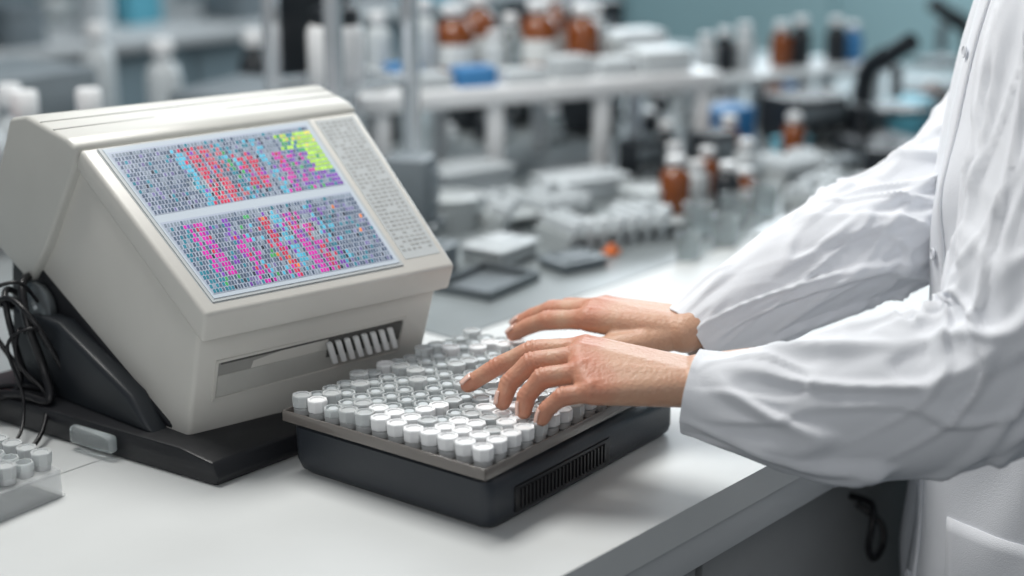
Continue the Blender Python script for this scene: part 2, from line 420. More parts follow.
cables = [(.0040,[(.772,1.25,.128),(.752,1.235,.125),(.742,1.215,.095),(.745,1.20,.055),(.738,1.185,.031),(.730,1.22,.031),(.715,1.27,.02),(.69,1.30,.005),(.62,1.33,.005)]),
          (.0030,[(.775,1.27,.10),(.748,1.255,.118),(.735,1.235,.10),(.74,1.225,.05),(.748,1.21,.034),(.735,1.25,.030),(.70,1.31,.01),(.62,1.37,.004)]),
          (.0022,[(.76,1.245,.075),(.742,1.232,.085),(.732,1.22,.06),(.742,1.195,.030),(.70,1.16,.004),(.66,1.20,.004),(.60,1.26,.004)]),
          (.0016,[(.757,1.21,.07),(.738,1.20,.095),(.720,1.215,.08),(.722,1.20,.03),(.69,1.18,.003),(.65,1.25,.003),(.58,1.28,.003)]),
          (.0050,[(.775,1.285,.09),(.745,1.28,.10),(.722,1.27,.07),(.715,1.28,.035),(.69,1.33,.006),(.62,1.41,.006)]),
          (.0026,[(.757,1.19,.055),(.742,1.205,.10),(.738,1.24,.115),(.728,1.255,.09),(.736,1.225,.045),(.720,1.24,.024),(.67,1.29,.004),(.60,1.36,.004)]),
          (.0018,[(.76,1.225,.11),(.735,1.215,.135),(.715,1.235,.12),(.718,1.24,.06),(.70,1.25,.02),(.64,1.24,.003),(.56,1.30,.003)])]
for r, c in cables:
    obj('cable', tube_mesh('cable',[(p[0],p[1],p[2]+TT) for p in c], r, 8, 8), M['black'], None, label='thin black cable looping beside the analyser', cat='cable', group='cables beside the analyser')
bm = bmesh.new(); bbox(bm,-.016,.016,-.03,.03,0,.04,.004,2); bbox(bm,-.01,.01,-.042,-.03,.01,.03,.002,2)
obj('cable_connector', finish(bm,'cable_connector'), M['black'], None, loc=(.70,1.46,TT), label='black plug connector block beside the cables', cat='connector')

# ------------------------------------------------------------------ small foreground rack
RX,RY=.597,1.116
rk = obj('vial_rack', None, loc=(RX,RY,TT), rz=math.radians(6), label='clear plastic rack with white capped vials', cat='rack')
obj('rack_body', box_mesh('rack_body',[(-.08,.062,-.067,.067,0,.003,.001),(-.08,.060,-.065,.065,.022,.024,.0005),(-.08,-.078,-.065,.065,0,.023,0),(.058,.060,-.065,.065,0,.023,0),(-.08,.060,-.065,-.063,0,.023,0),(-.08,.060,.063,.065,0,.023,0)]), M['rackclear'], rk)
for i in range(8):
    for j in range(7):
        x=-.070+i*.0174; y=-.053+j*.0176
        c6,s6=math.cos(math.radians(6)),math.sin(math.radians(6))
        v=bpy.data.objects.new('vial',vial_me); COL.objects.link(v)
        v.location=(RX+c6*x-s6*y,RY+s6*x+c6*y,TT+.024); v['category']='vial'; v['group']='capped vials on the clear rack'
        v['label']='small vial with pale cap on clear rack'
        c=bpy.data.objects.new('cap',(cap2_me,capf_me,capf_me)[(i*7+j*3)%3]); c.parent=v; c.location=(0,0,.0048); COL.objects.link(c)

# ------------------------------------------------------------------ person
def hullmesh(groups, voxel, smooth_it, name):
    t = bmesh.new(); bmesh.ops.create_icosphere(t, subdivisions=3, radius=1); unit=[v.co.copy() for v in t.verts]; t.free()
    main = bmesh.new()
    for g in groups:
        b = bmesh.new()
        for p, r in g:
            rr = Vector(r) if isinstance(r,(tuple,list)) else Vector((r,r,r))
            for u in unit: b.verts.new(Vector(p)+Vector((u.x*rr.x,u.y*rr.y,u.z*rr.z)))
        bmesh.ops.convex_hull(b, input=b.verts[:])
        loose = [v for v in b.verts if not v.link_faces]
        bmesh.ops.delete(b, geom=loose, context='VERTS')
        bmesh.ops.recalc_face_normals(b, faces=b.faces[:])
        tmp = bpy.data.meshes.new('t'); b.to_mesh(tmp); b.free(); main.from_mesh(tmp); bpy.data.meshes.remove(tmp)
    me = bpy.data.meshes.new(name); main.to_mesh(me); main.free()
    o = bpy.data.objects.new(name, me); COL.objects.link(o)
    m = o.modifiers.new('r','REMESH'); m.mode='VOXEL'; m.voxel_size=voxel
    s = o.modifiers.new('s','SMOOTH'); s.factor=.5; s.iterations=smooth_it
    bpy.context.view_layer.update()
    dg = bpy.context.evaluated_depsgraph_get()
    res = bpy.data.meshes.new_from_object(o.evaluated_get(dg))
    bpy.data.objects.remove(o); bpy.data.meshes.remove(me)
    return res

V = Vector
def hand_groups(wrist, elbow, mcp, fing, thumb, side):
    g = []
    wA = wrist+side*.012; wB = wrist-side*.014
    g.append([(wA,.0180),(wB,.0175),(wrist.lerp(elbow,.35)+side*.012,.023),(wrist.lerp(elbow,.35)-side*.012,.023)])
    g.append([(wrist.lerp(elbow,.35),.027),(elbow,.032)])
    rm = (.0112,.0112,.0108,.0100)
    g.append([(wA,.0150),(wB,.0145),(mcp[0],rm[0]),(mcp[1],rm[1])])
    g.append([(wA,.0145),(wB,.0150),(mcp[1],rm[1]),(mcp[2],rm[2])])
    g.append([(wrist,.0150),(wB,.0160),(mcp[2],rm[2]),(mcp[3],rm[3])])
    rad = ((.0098,.0091,.0078,.0064),(.0099,.0093,.0080,.0066),(.0095,.0088,.0076,.0063),(.0086,.0079,.0069,.0058))
    for k in range(4):
        pts = [mcp[k]]+fing[k]; r = rad[k]
        for a in range(3):
            m1 = pts[a].lerp(pts[a+1],.5)
            rmid = (r[a]+r[a+1])/2*.93
            g.append([(pts[a],r[a]),(m1,rmid)]); g.append([(m1,rmid),(pts[a+1],r[a+1]*1.03)])
        g.append([(mcp[k]+V((0,0,.0032)),.0086),(mcp[k].lerp(fing[k][0],.25)+V((0,0,.0006)),.0086)])
        wt = wrist + side*(.006-.005*k) + V((0,0,.0110))
        g.append([(mcp[k]+V((0,0,.0070)),.0049),(mcp[k].lerp(wt,.58)+V((0,0,.0032)),.0036),])
        d = (pts[3]-pts[2]).normalized()
        g.append([(pts[2],r[2]),(pts[3]-d*.003,r[3]*1.10),(pts[3],r[3])])
    g.append([(thumb[0],.0145),(thumb[1],.0115)])
    g.append([(thumb[1],.0115),(thumb[1].lerp(thumb[2],.5),.0096)]); g.append([(thumb[1].lerp(thumb[2],.5),.0096),(thumb[2],.0102)])
    g.append([(thumb[2],.0100),(thumb[3],.0082)])
    g.append([(wA,.0135),(thumb[0],.0125),(thumb[1],.0090),(mcp[0].lerp(wrist,.45),.0090)])
    g.append([(wB+V((0,0,.0088)),.0098),(wB.lerp(elbow,.08)+V((0,0,.0078)),.0095)])
    return g
def A(x,y,t): return V((x,y,TT+t))
Lw = A(.997,.674,.098); Le = A(1.095,.478,.130)
Lm = [A(.9735,.766,.112),A(.954,.757,.112),A(.9385,.742,.106),A(.928,.724,.096)]
Lf = [[A(.951,.805,.107),A(.934,.829,.092),A(.920,.848,.0755)],
      [A(.931,.789,.105),A(.918,.801,.089),A(.910,.801,.0745)],
      [A(.920,.768,.100),A(.911,.777,.085),A(.907,.776,.0735)],
      [A(.915,.743,.092),A(.908,.753,.081),A(.906,.756,.0725)]]
Lt = [A(1.004,.706,.088),A(1.002,.744,.083),A(.990,.770,.080),A(.976,.788,.0765)]
Rw = A(1.1125,.762,.096); Re = A(1.318,.676,.160)
Rm = [A(1.062,.834,.102),A(1.080,.841,.105),A(1.098,.842,.103),A(1.114,.838,.097)]
Rf = [[A(1.054,.874,.095),A(1.051,.894,.086),A(1.048,.910,.0755)],
      [A(1.074,.885,.098),A(1.071,.906,.088),A(1.068,.922,.0775)],
      [A(1.096,.884,.096),A(1.092,.905,.086),A(1.089,.920,.0765)],
      [A(1.116,.872,.091),A(1.114,.889,.082),A(1.112,.901,.0725)]]
Rt = [A(1.077,.783,.087),A(1.052,.808,.082),A(1.043,.834,.079),A(1.038,.855,.0755)]
Ls = V((.83,.56,0)).normalized(); Rs = V((-.954,-.3,0)).normalized()
lh = hullmesh(hand_groups(Lw,Le,Lm,Lf,Lt,Ls), .0013, 3, 'lh')
rh = hullmesh(hand_groups(Rw,Re,Rm,Rf,Rt,Rs), .0014, 3, 'rh')
def crease(me, M_, F_, T_):
    js = []
    for k in range(4):
        pts=[M_[k]]+F_[k]
        js += [(pts[1],(pts[2]-pts[0]).normalized(),.0120,.0009),(pts[2],(pts[3]-pts[1]).normalized(),.010,.0007)]
    js.append((T_[2],(T_[3]-T_[1]).normalized(),.012,.0008))
    me.update()
    for v in me.vertices:
        for p,d,w,amp in js:
            e = v.co-p
            if e.length < .0145:
                x = e.dot(d)
                if abs(x) < w*.7 and v.normal.z > .05:
                    win = (1-(x/(w*.7))**2)*min(1,v.normal.z*1.5)
                    v.co -= v.normal*amp*win*(.5+.5*math.cos(x*2*math.pi/.0042))
crease(lh,Lm,Lf,Lt); crease(rh,Rm,Rf,Rt)
ct = V((1.37,.515,0)); sd = V((.94,.35,0)).normalized(); fd = V((-.35,.94,0)).normalized()
def B(s,f,z): return ct+sd*s+fd*f+V((0,0,z))
near = [(*A(.9965,.677,.0895),.0350),(*A(1.001,.665,.088),.0362),(*A(1.010,.640,.086),.0410),(*A(1.025,.60,.087),.0505),(*A(1.043,.553,.096),.0590),(*A(1.075,.50,.112),.065),(*A(1.105,.463,.145),.067),(*A(1.14,.455,.22),.068),(*A(1.185,.468,.31),.072),(*A(1.22,.482,.375),.068),(*A(1.255,.497,.415),.055),(*A(1.29,.51,.425),.04)]
far = [(*A(1.114,.763,.0855),.0318),(*A(1.150,.744,.106),.0375),(*A(1.210,.712,.133),.048),(*A(1.262,.695,.148),.055),(*A(1.318,.676,.162),.060),(*A(1.40,.650,.200),.062),(*A(1.455,.62,.27),.064),(*A(1.485,.59,.34),.062),(*A(1.48,.575,.39),.055),(*A(1.45,.56,.415),.04)]
def chain(path, r):
    return [[(V(a[:3]),r),(V(b[:3]),r)] for a,b in zip(path,path[1:])]
bg = [[(B(-.05,-.01,1.24),.06),(B(.08,-.01,1.24),.06),(B(-.07,-.01,1.0),.08),(B(.07,-.01,1.0),.08)],
      [(B(-.07,-.01,1.0),.08),(B(.07,-.01,1.0),.08),(B(-.07,-.02,.85),.085),(B(.07,-.02,.85),.085)],
      [(B(.02,.0,1.25),.05),(B(.02,.01,1.36),.046)],
      [(B(.02,.01,1.34),.050),(B(.02,.05,1.46),.048)],
      [(B(-.08,-.02,.83),.075),(B(-.08,-.01,.47),.055)],[(B(-.08,-.01,.47),.055),(B(-.08,-.05,.08),.035)],
      [(B(.08,-.02,.83),.075),(B(.08,-.01,.47),.055)],[(B(.08,-.01,.47),.055),(B(.08,-.05,.08),.035)]]
bg += chain(near[5:],.030)+chain(far[4:],.030)+[[(V(near[-1][:3]),.03),(B(.02,0,1.28),.04)],[(V(far[-1][:3]),.03),(B(.02,0,1.28),.04)]]
hc = B(.02,.06,1.57)
bg += [[(hc,(.072,.085,.085)),(hc+fd*-.02+V((0,0,.02)),(.075,.08,.08)),(hc+fd*.045+V((0,0,-.075)),.028),(hc+fd*.02+V((0,0,-.055)),.05)],
       [(hc+fd*.085+V((0,0,-.005)),.008),(hc+fd*.10+V((0,0,-.035)),.011)],
       [(hc+sd*.076+V((0,0,-.01)),(.008,.016,.026))],[(hc-sd*.076+V((0,0,-.01)),(.008,.016,.026))]]
bd = hullmesh(bg, .010, 3, 'bd')
bm = bmesh.new(); bm.from_mesh(lh); bm.from_mesh(rh); bm.from_mesh(bd)
me = bpy.data.meshes.new('person'); bm.to_mesh(me); bm.free()
for p in me.polygons: p.use_smooth = True
ca_ = me.color_attributes.new('Col','FLOAT_COLOR','POINT')
knk = [(p,.011) for f in Lf+Rf for p in f[:2]]+[(p+V((0,0,.008)),.014) for p in Lm+Rm]+[(f[2],.012) for f in Lf+Rf]+[(Lt[3],.012),(Rt[3],.012),(Lt[2],.012),(Rt[2],.012)]
base = V((.57,.345,.235)); redc = V((.52,.195,.12)); cs=[0.0]*(4*len(me.vertices))
for i, v in enumerate(me.vertices):
    w = 0; nn = 0; co_ = v.co
    if co_.z < 1.1 and co_.y > .64:
        for p, r in knk:
            d = (co_-p).length
            if d < r*1.7: w = max(w, 1-(d/(r*1.7))**2)
        nn = .08+noise.noise(co_*45)*.20+noise.noise(co_*150)*.12
    c = base.lerp(redc, min(1,max(0,w*.7+nn)))
    cs[4*i:4*i+4] = [c.x,c.y,c.z,1]
ca_.data.foreach_set('color', cs)
me.materials.append(M['skin'])
person = obj('person', me, M['skin'], label='person in white lab coat reaching both hands onto the vial tray', cat='person')
def nail(p_dip, p_tip, r, side):
    d = (p_tip-p_dip).normalized(); w = side - d*side.dot(d); w.normalize(); n = w.cross(d)
    if n.z < 0 : n = -n
    bm = bmesh.new(); NU, NV = 8, 6; grid = []
    for i in range(NU+1):
        row = []
        for j in range(NV+1):
            a = (i/NU-.5)*math.radians(100); t = j/NV
            edge = 1-(abs(i/NU-.5)*2)**4*.18
            q = p_tip + d*(-.0072+.0115*t*edge) + (n*math.cos(a)+w*math.sin(a))*(r*1.03+.0004) - n*(.0016*t*t)
            row.append(bm.verts.new(q))
        grid.append(row)
    for i in range(NU):
        for j in range(NV): bm.faces.new((grid[i][j],grid[i+1][j],grid[i+1][j+1],grid[i][j+1]))
    o = obj('fingernail', finish(bm,'fingernail',60), M['nail'], person)
    s = o.modifiers.new('s','SOLIDIFY'); s.thickness=.0007; s.offset=1
for F_, S_, T_ in ((Lf,Ls,Lt),(Rf,Rs,Rt)):
    for k in range(4): nail(F_[k][1],F_[k][2],(.0067,.0069,.0066,.0061)[k],S_)
    nail(T_[2],T_[3],.0083,(S_*.6+V((0,0,.6))).normalized())
# coat body
bm = bmesh.new()
secs = catmull([(0,-.02,.52,.225,.150),(0,-.02,.66,.215,.148),(0,-.01,.80,.200,.138),(0,0,.90,.185,.128),(0,.005,1.0,.172,.118),(.01,.01,1.12,.168,.118),(.02,.012,1.22,.160,.106),(.022,.012,1.29,.150,.090),(.022,.015,1.335,.11,.07),(.02,.03,1.375,.066,.06),(.02,.035,1.40,.058,.056)], 8)
rings=[]
def ridg(x, k=3.0):
    e = max(0,1-abs(x)*k); return e*e*(3-2*e)
def bfold(a,z):
    f = noise.noise(V((a*2.2+math.sin(a), z*1.0, 3.1)))*.022*max(0,min(1,(1.05-z)*3))
    f += ridg(noise.noise(V((math.cos(a)*1.6,math.sin(a)*1.6+z*2.5,z*3.5))),2.6)*.006
    return f
for (s0,f0,z,hw,hd) in secs:
    ring=[]
    for k in range(110):
        a = 2*math.pi*k/110; f = bfold(a,z)
        ring.append(bm.verts.new(B(s0+(hw+f)*math.cos(a), f0+(hd+f)*math.sin(a), z)))
    rings.append(ring)
for R0,R1 in zip(rings,rings[1:]):
    for k in range(110):
        j=(k+1)%110; bm.faces.new((R0[k],R0[j],R1[j],R1[k]))
coatb = obj('lab_coat', finish(bm,'lab_coat',180), M['coat'], person, label='white cotton lab coat')
s = coatb.modifiers.new('s','SOLIDIFY'); s.thickness=.003; s.offset=1
def sleeve(path, seed, name, amp, elb):
    bm = bmesh.new()
    def disp(s,a,t):
        f = min(1, .12+max(0,(s-.004)/.07))
        el = math.exp(-((s-elb)/.07)**2)
        ca1, sa1 = math.cos(a), math.sin(a)
        n0 = noise.noise(V((s*6+seed, ca1*1.0, sa1*1.0)))
        x1 = noise.noise(V((s*7.0+1.4*math.cos(a+seed), ca1*1.3+seed, sa1*1.3)))
        r1 = ridg(x1-.03, 3.2 if x1>.03 else 8.0)
        x4 = noise.noise(V((s*12-1.7*math.cos(a-seed), ca1*1.5-seed, sa1*1.5+2)))
        r4 = ridg(x4, 3.6 if x4>0 else 9.0)
        x2 = noise.noise(V((s*22-2.2*math.sin(a+seed), ca1*.9, sa1*.9+seed)))
        r2 = ridg(x2, 3.0 if x2>0 else 7.0)
        return (n0*1.0 + r1*.80 + r4*.40 + r2*(.05+.75*el) - .5)*amp*f
    tube(bm, path, 0, 120, 24, disp, cap=False)
    o = obj(name, finish(bm,name,180), M['coat'], coatb)
    s = o.modifiers.new('s','SOLIDIFY'); s.thickness=.0018; s.offset=-1
    return o
sleeve(near, 1.7, 'coat_sleeve', .0088, .24)
sleeve(far, 6.2, 'coat_sleeve', .0076, .24)
def front_pt(z, off=0.004, s=0.0):
    sec = min(secs, key=lambda q: abs(q[2]-z))
    a = math.pi/2 + s; f = bfold(a, sec[2])+off
    return B(sec[0]+(sec[3]+f)*math.cos(a), sec[1]+(sec[4]+f)*math.sin(a), z)
def strip(name, zs, ss, off, th=.0022):
    bm = bmesh.new(); prev=None
    for z in zs:
        row=[bm.verts.new(front_pt(z,off,sg)) for sg in ss]
        if prev:
            for k in range(len(ss)-1): bm.faces.new((prev[k],prev[k+1],row[k+1],row[k]))
        prev=row
    o = obj(name, finish(bm,name,180), M['coat'], coatb)
    sm = o.modifiers.new('s','SOLIDIFY'); sm.thickness=th; sm.offset=1
strip('coat_placket',[q[2] for q in secs if .53<q[2]<1.31],(.30,.37,.44,.50),.003)
bt_me = lathe_mesh('button',[(0,0),(.0050,0),(.0055,.001),(.0055,.0016),(.0045,.0022),(.0036,.0014),(0,.0014)],20)
for z in (.76,.88,1.06,1.235):
    p = front_pt(z,.0065,.40); n=(front_pt(z,.03,.40)-p).normalized()
    o = obj('button', bt_me, M['button'], coatb, loc=p); o.rotation_euler = n.to_track_quat('Z','Y').to_euler()
strip('coat_pocket',[q[2] for q in secs if .64<q[2]<.855],[.85+.05*k for k in range(17)],.0045,.0016)
bm = bmesh.new()
tube(bm,[(*(B(.02+math.cos(a)*.062,.035+math.sin(a)*.06,1.385)),.012) for a in [math.radians(-230+i*14) for i in range(21)]],.012,10,0)
obj('coat_collar', finish(bm,'coat_collar'), M['coat'], coatb)
hr = hullmesh([[(hc+fd*-.03+V((0,0,.025)),(.085,.088,.085)),(hc+fd*.01+V((0,0,.045)),(.080,.075,.060))],[(hc+fd*-.06+V((0,0,.0)),.06),(hc+fd*-.075+V((0,0,-.08)),.035)]],.006,3,'hair')
for p in hr.polygons: p.use_smooth=True
obj('hair', hr, M['hair'], person)
for sg in (-1,1):
    bm=bmesh.new(); bmesh.ops.create_uvsphere(bm,u_segments=16,v_segments=10,radius=.011)
    obj('eye', finish(bm,'eye'), M['eye'], person, loc=hc+fd*.076+sd*.03*sg+V((0,0,-.005)))
bm=bmesh.new(); tube(bm,[(*(hc+fd*.078+sd*s_+V((0,0,-.062))),r_) for s_,r_ in ((-.02,.002),(-.01,.005),(0,.006),(.01,.005),(.02,.002))],.004,8,4)
obj('mouth', finish(bm,'mouth'), M['lip'], person)
for sg in (-1,1):
    bm=bmesh.new(); tube(bm,[(*B(.085*sg,-.02,.82),.090),(*B(.085*sg,-.01,.50),.078),(*B(.085*sg,-.04,.25),.068),(*B(.085*sg,-.05,.07),.064)],.05,20,4)
    obj('trouser_leg', finish(bm,'trouser_leg',60), M['trouser'], person)
    sh = hullmesh([[(B(.085*sg,-.07,.04),(.038,.038,.038)),(B(.085*sg,.07,.03),(.036,.036,.028)),(B(.085*sg,.12,.024),(.03,.03,.022))]],.006,2,'shoe')
    for p in sh.polygons: p.use_smooth=True
    obj('shoe', sh, M['shoe'], person)

# ------------------------------------------------------------------ background clutter kinds
OCC = []
def occ(x,y,r): OCC.append((x,y,r))
def free(x,y,r): return all((x-a)**2+(y-b)**2 > (r+c)**2 for a,b,c in OCC)
BLAB = {'amber':'amber glass bottle with white cap and paper label','white':'white plastic bottle with screw cap','white2':'dull white plastic bottle with screw cap','glass':'clear glass bottle with white cap','clear':'clear glass bottle with paper label','blue':'blue plastic bottle with white cap','dark':'dark plastic bottle with pale screw cap'}
def bottle(kind, F, L, h=.10, r=.02, z=TT, lab='', grp='reagent bottles'):
    if kind == 'glass': kind = 'clear'
    if kind == 'white': kind = 'white2'
    key = (kind, round(h,3), round(r,3))
    x,y = at(F,L)
    if z == TT: occ(x,y,r)
    if key not in bottle.cache:
        body = lathe_mesh('bottle',[(0,0),(r*.92,0),(r,.003),(r,h*.62),(r*.85,h*.72),(r*.42,h*.80),(r*.40,h*.86),(0,h*.86)],24)
        capm = lathe_mesh('cap',[(0,0),(r*.62,0),(r*.64,h*.01),(r*.64,h*.13),(r*.56,h*.15),(0,h*.15)],20)
        labm = lathe_mesh('paper_label',[(r*1.01,h*.14),(r*1.02,h*.15),(r*1.02,h*.45),(r*1.01,h*.46)],24)
        bottle.cache[key]=(body,capm,labm)
        body.materials.append(M[kind]); capm.materials.append(M['white']); labm.materials.append(M['paper'])
    b,c,l = bottle.cache[key]
    o = obj('reagent_bottle', b, None, loc=(x,y,z), rz=random.uniform(0,6), label=lab or BLAB[kind], cat='bottle', group=grp)
    obj('cap', c, None, o, loc=(0,0,h*.85)); 
    if kind in ('amber','clear') and random.random() < .35: obj('paper_label', l, None, o)
    return o
bottle.cache = {}
def plbox(F, L, w, d, h, m, z=TT, rz=0, label='', cat='box', name='plastic_box', lid=True):
    x,y = at(F,L)
    if z == TT: occ(x,y,max(w,d)*.6)
    o = obj(name, box_mesh(name,[(-w/2,w/2,-d/2,d/2,0,h*(.8 if lid else 1),.003)]), M[m], loc=(x,y,z), rz=rz, label=label, cat=cat)
    if lid: obj('lid', box_mesh('lid',[(-w/2-.003,w/2+.003,-d/2-.003,d/2+.003,h*.8,h,.003),(-w*.3,w*.3,-d*.3,d*.3,h-.001,h+.003,.001)]), M['white2' if m in('white','white2','whitetr') else m], o)
    return o
cup_me = lathe_mesh('beaker',[(0,0),(.018,0),(.020,.002),(.022,.045),(.0235,.047),(.0205,.046),(.0185,.004),(0,.003)],24)
def cup(F,L,s=1):
    x,y=at(F,L); occ(x,y,.024*s); o=obj('beaker',cup_me,M['clear'],loc=(x,y,TT),label='small clear plastic beaker on the bench',cat='beaker',group='clear beakers on the bench'); o.scale=(s,s,s); return o
dish_me = lathe_mesh('petri_dish',[(0,0),(.042,0),(.043,.001),(.043,.010),(.045,.010),(.045,.014),(.043,.015),(0,.015)],32)
def dish(F,L,n):
    x,y=at(F,L); occ(x,y,.045)
    for k in range(n): obj('petri_dish',dish_me,M['whitetr'],loc=(x,y,TT+.0152*k),label='translucent petri dish in a stack',cat='petri dish',group='stacked petri dishes')
def opentray(F,L,w,d,h,m,rz=0,label='',wt=.003):
    x,y = at(F,L); occ(x,y,max(w,d)*.55)
    return obj('shallow_tray', box_mesh('shallow_tray',[(-w/2,w/2,-d/2,d/2,0,wt,0),(-w/2,-w/2+wt,-d/2,d/2,0,h,.001),(w/2-wt,w/2,-d/2,d/2,0,h,.001),(-w/2,w/2,-d/2,-d/2+wt,0,h,.001),(-w/2,w/2,d/2-wt,d/2,0,h,.001)]), M[m], loc=(x,y,TT), rz=rz, label=label, cat='tray')
tubecap_me = lathe_mesh('capped_tube',[(0,0),(.004,0),(.006,.004),(.006,.022),(.008,.022),(.0085,.034),(.007,.036),(0,.036)],14); tubecap_me.materials.append(M['white2'])
def wellrack(F,L,rz,nx,ny,m='whitetr',sp=.021,h=.03,z=TT):
    x,y=at(F,L); w=nx*sp; d=ny*sp
    if z==TT: occ(x,y,max(w,d)*.6)
    o=obj('tube_rack',None,loc=(x,y,z),rz=rz,label='translucent rack filled with small capped tubes',cat='rack')
    obj('rack_frame',box_mesh('rack_frame',[(-w/2,w/2,-d/2,d/2,0,.003,0),(-w/2,w/2,-d/2,d/2,h*.7,h*.78,0)]+[(sx*w/2-.002,sx*w/2+.002,-d/2,d/2,0,h*.75,0) for sx in (-1,1)]),M[m],o)
    for i in range(nx):
        for j in range(ny):
            if random.random()<.3: continue
            obj('capped_tube',tubecap_me,None,o,loc=(-w/2+sp*(i+.5),-d/2+sp*(j+.5),.003))
    return o
def microscope(F,L,rz):
    x,y=at(F,L); occ(x,y,.09)
    o=obj('microscope',None,loc=(x,y,TT),rz=rz,label='black laboratory microscope on the bench',cat='microscope')
    obj('foot',box_mesh('foot',[(-.08,.08,-.06,.06,0,.025,.008)]),M['dark'],o)
    obj('arm',tube_mesh('arm',[(.06,0,.02),(.072,0,.07),(.062,0,.13),(.02,0,.16)],.016,14,5),M['dark'],o)
    obj('stage',box_mesh('stage',[(-.05,.05,-.045,.045,.07,.08,.003)]),M['dark'],o)
    obj('eyepiece_tube',tube_mesh('eyepiece_tube',[(.03,0,.15),(-.04,0,.19)],.015,16),M['dark'],o)
    obj('objective',tube_mesh('objective',[(-.01,0,.15),(-.01,0,.095)],.010,16),M['steel'],o)
def dbox(F,L,w,d,h,rz=0,label='dark grey benchtop instrument with front display',m='dark',z=TT):
    x,y=at(F,L); occ(x,y,max(w,d)*.55)
    o=obj('benchtop_instrument',None,loc=(x,y,z),rz=rz,label=label,cat='laboratory instrument')
    bm=bmesh.new(); bbox(bm,-w/2,w/2,-d/2,d/2,.006,h,.006,2)
    obj('case',finish(bm,'case'),M[m],o)
    obj('front_panel',box_mesh('front_panel',[(-w*.4,w*.4,-d/2-.003,-d/2+.002,h*.5,h*.85,.001)]),M['greybox'],o)
    for sx in (-1,1):
        for sy in (-1,1): obj('foot',box_mesh('foot',[(sx*w*.38-.008,sx*w*.38+.008,sy*d*.38-.008,sy*d*.38+.008,0,.007,.001)]),M['black'],o)
    for k in range(3):
        obj('knob',lathe_mesh('knob',[(0,0),(.008,0),(.008,.008),(.006,.01),(0,.01)],16),M['steel'],o,loc=(-w*.3+k*w*.3,-d/2-.001,h*.25),rot=(math.radians(90),0,0))
    return o
def riser(F,L,w,d,h,rz,th,label,nleg=4,m='white'):
    x,y=at(F,L)
    for k in range(9):
        f=(k/8-.5)*w; occ(x+math.cos(rz)*f,y+math.sin(rz)*f,d*.5)
    o=obj('bench_shelf',None,loc=(x,y,TT),rz=rz,label=label,cat='shelf')
    obj('shelf_board',box_mesh('shelf_board',[(-w/2,w/2,-d/2,d/2,h-th,h,.003)]),M[m],o)
    for k in range(nleg):
        lx=-w/2+.03+(w-.06)*k/(nleg-1)
        for yy in (-d/2+.012,d/2-.012):
            obj('leg',box_mesh('leg',[(lx-.012,lx+.012,yy-.008,yy+.008,0,h-th,.001)]),M[m],o)
    return o
RZ1 = math.radians(-24)
riser(2.50,.010,.60,.24,.148,RZ1,.026,'white bench shelf carrying amber bottles and boxes',4)
e1=(math.cos(RZ1),math.sin(RZ1)); e2=(-math.sin(RZ1),math.cos(RZ1))
cx,cy=at(2.50,.010)
def onshelf(a,b):
    x=cx+e1[0]*a+e2[0]*b; y=cy+e1[1]*a+e2[1]*b
    return (HC*x+HS*y, HS*x-HC*y)
for a,b,k,h,r in [(-.155,.02,'white',.12,.026),(-.10,.02,'amber',.11,.030),(-.040,.06,'amber',.12,.027),(-.04,.0,'white',.07,.018),(.0,.03,'glass',.09,.02),(.045,.02,'amber',.11,.030),(.095,.075,'amber',.12,.026),(.118,.01,'amber',.10,.027),(.165,.06,'white',.09,.02),(-.26,.06,'glass',.12,.02),(-.21,.06,'white',.10,.02)]:
    F,L=onshelf(a,b); bottle(k,F,L,h,r,z=TT+.148,grp='bottles on the bench shelf')
for a,b,w,d,h,m in [(-.19,-.07,.08,.05,.022,'white2'),(-.20,-.015,.05,.04,.030,'blue'),(-.11,-.075,.06,.045,.028,'blue'),(-.03,-.075,.07,.05,.020,'white2'),(.05,-.07,.06,.05,.034,'white2'),(.13,-.065,.06,.05,.026,'white2'),(.215,-.055,.09,.08,.035,'white2'),(-.26,-.05,.03,.05,.03,'whitetr'),(.235,.055,.09,.07,.05,'white2'),(.17,.0,.03,.03,.05,'whitetr')]:
    F,L=onshelf(a,b)
    plbox(F,L,w,d,h,m,z=TT+.148,rz=RZ1,label='small %s carton lying on the bench shelf'%('blue' if m=='blue' else 'white'),cat='carton',name='carton',lid=False)
riser(2.98,.50,.40,.16,.09,math.radians(-20),.016,'grey low bench shelf with boxes and bottles',3,'white2')
for a,k in ((-.17,'white'),(-.13,'dark'),(-.085,'white'),(-.0,'amber'),(.045,'dark'),(.13,'dark'),(.17,'blue')):
    r2=math.radians(-20); c2=at(2.98,.50); x=c2[0]+math.cos(r2)*a; y=c2[1]+math.sin(r2)*a
    bottle(k,HC*x+HS*y,HS*x-HC*y,.07+.02*random.random(),.02,z=TT+.09,grp='bottles on the low shelf')

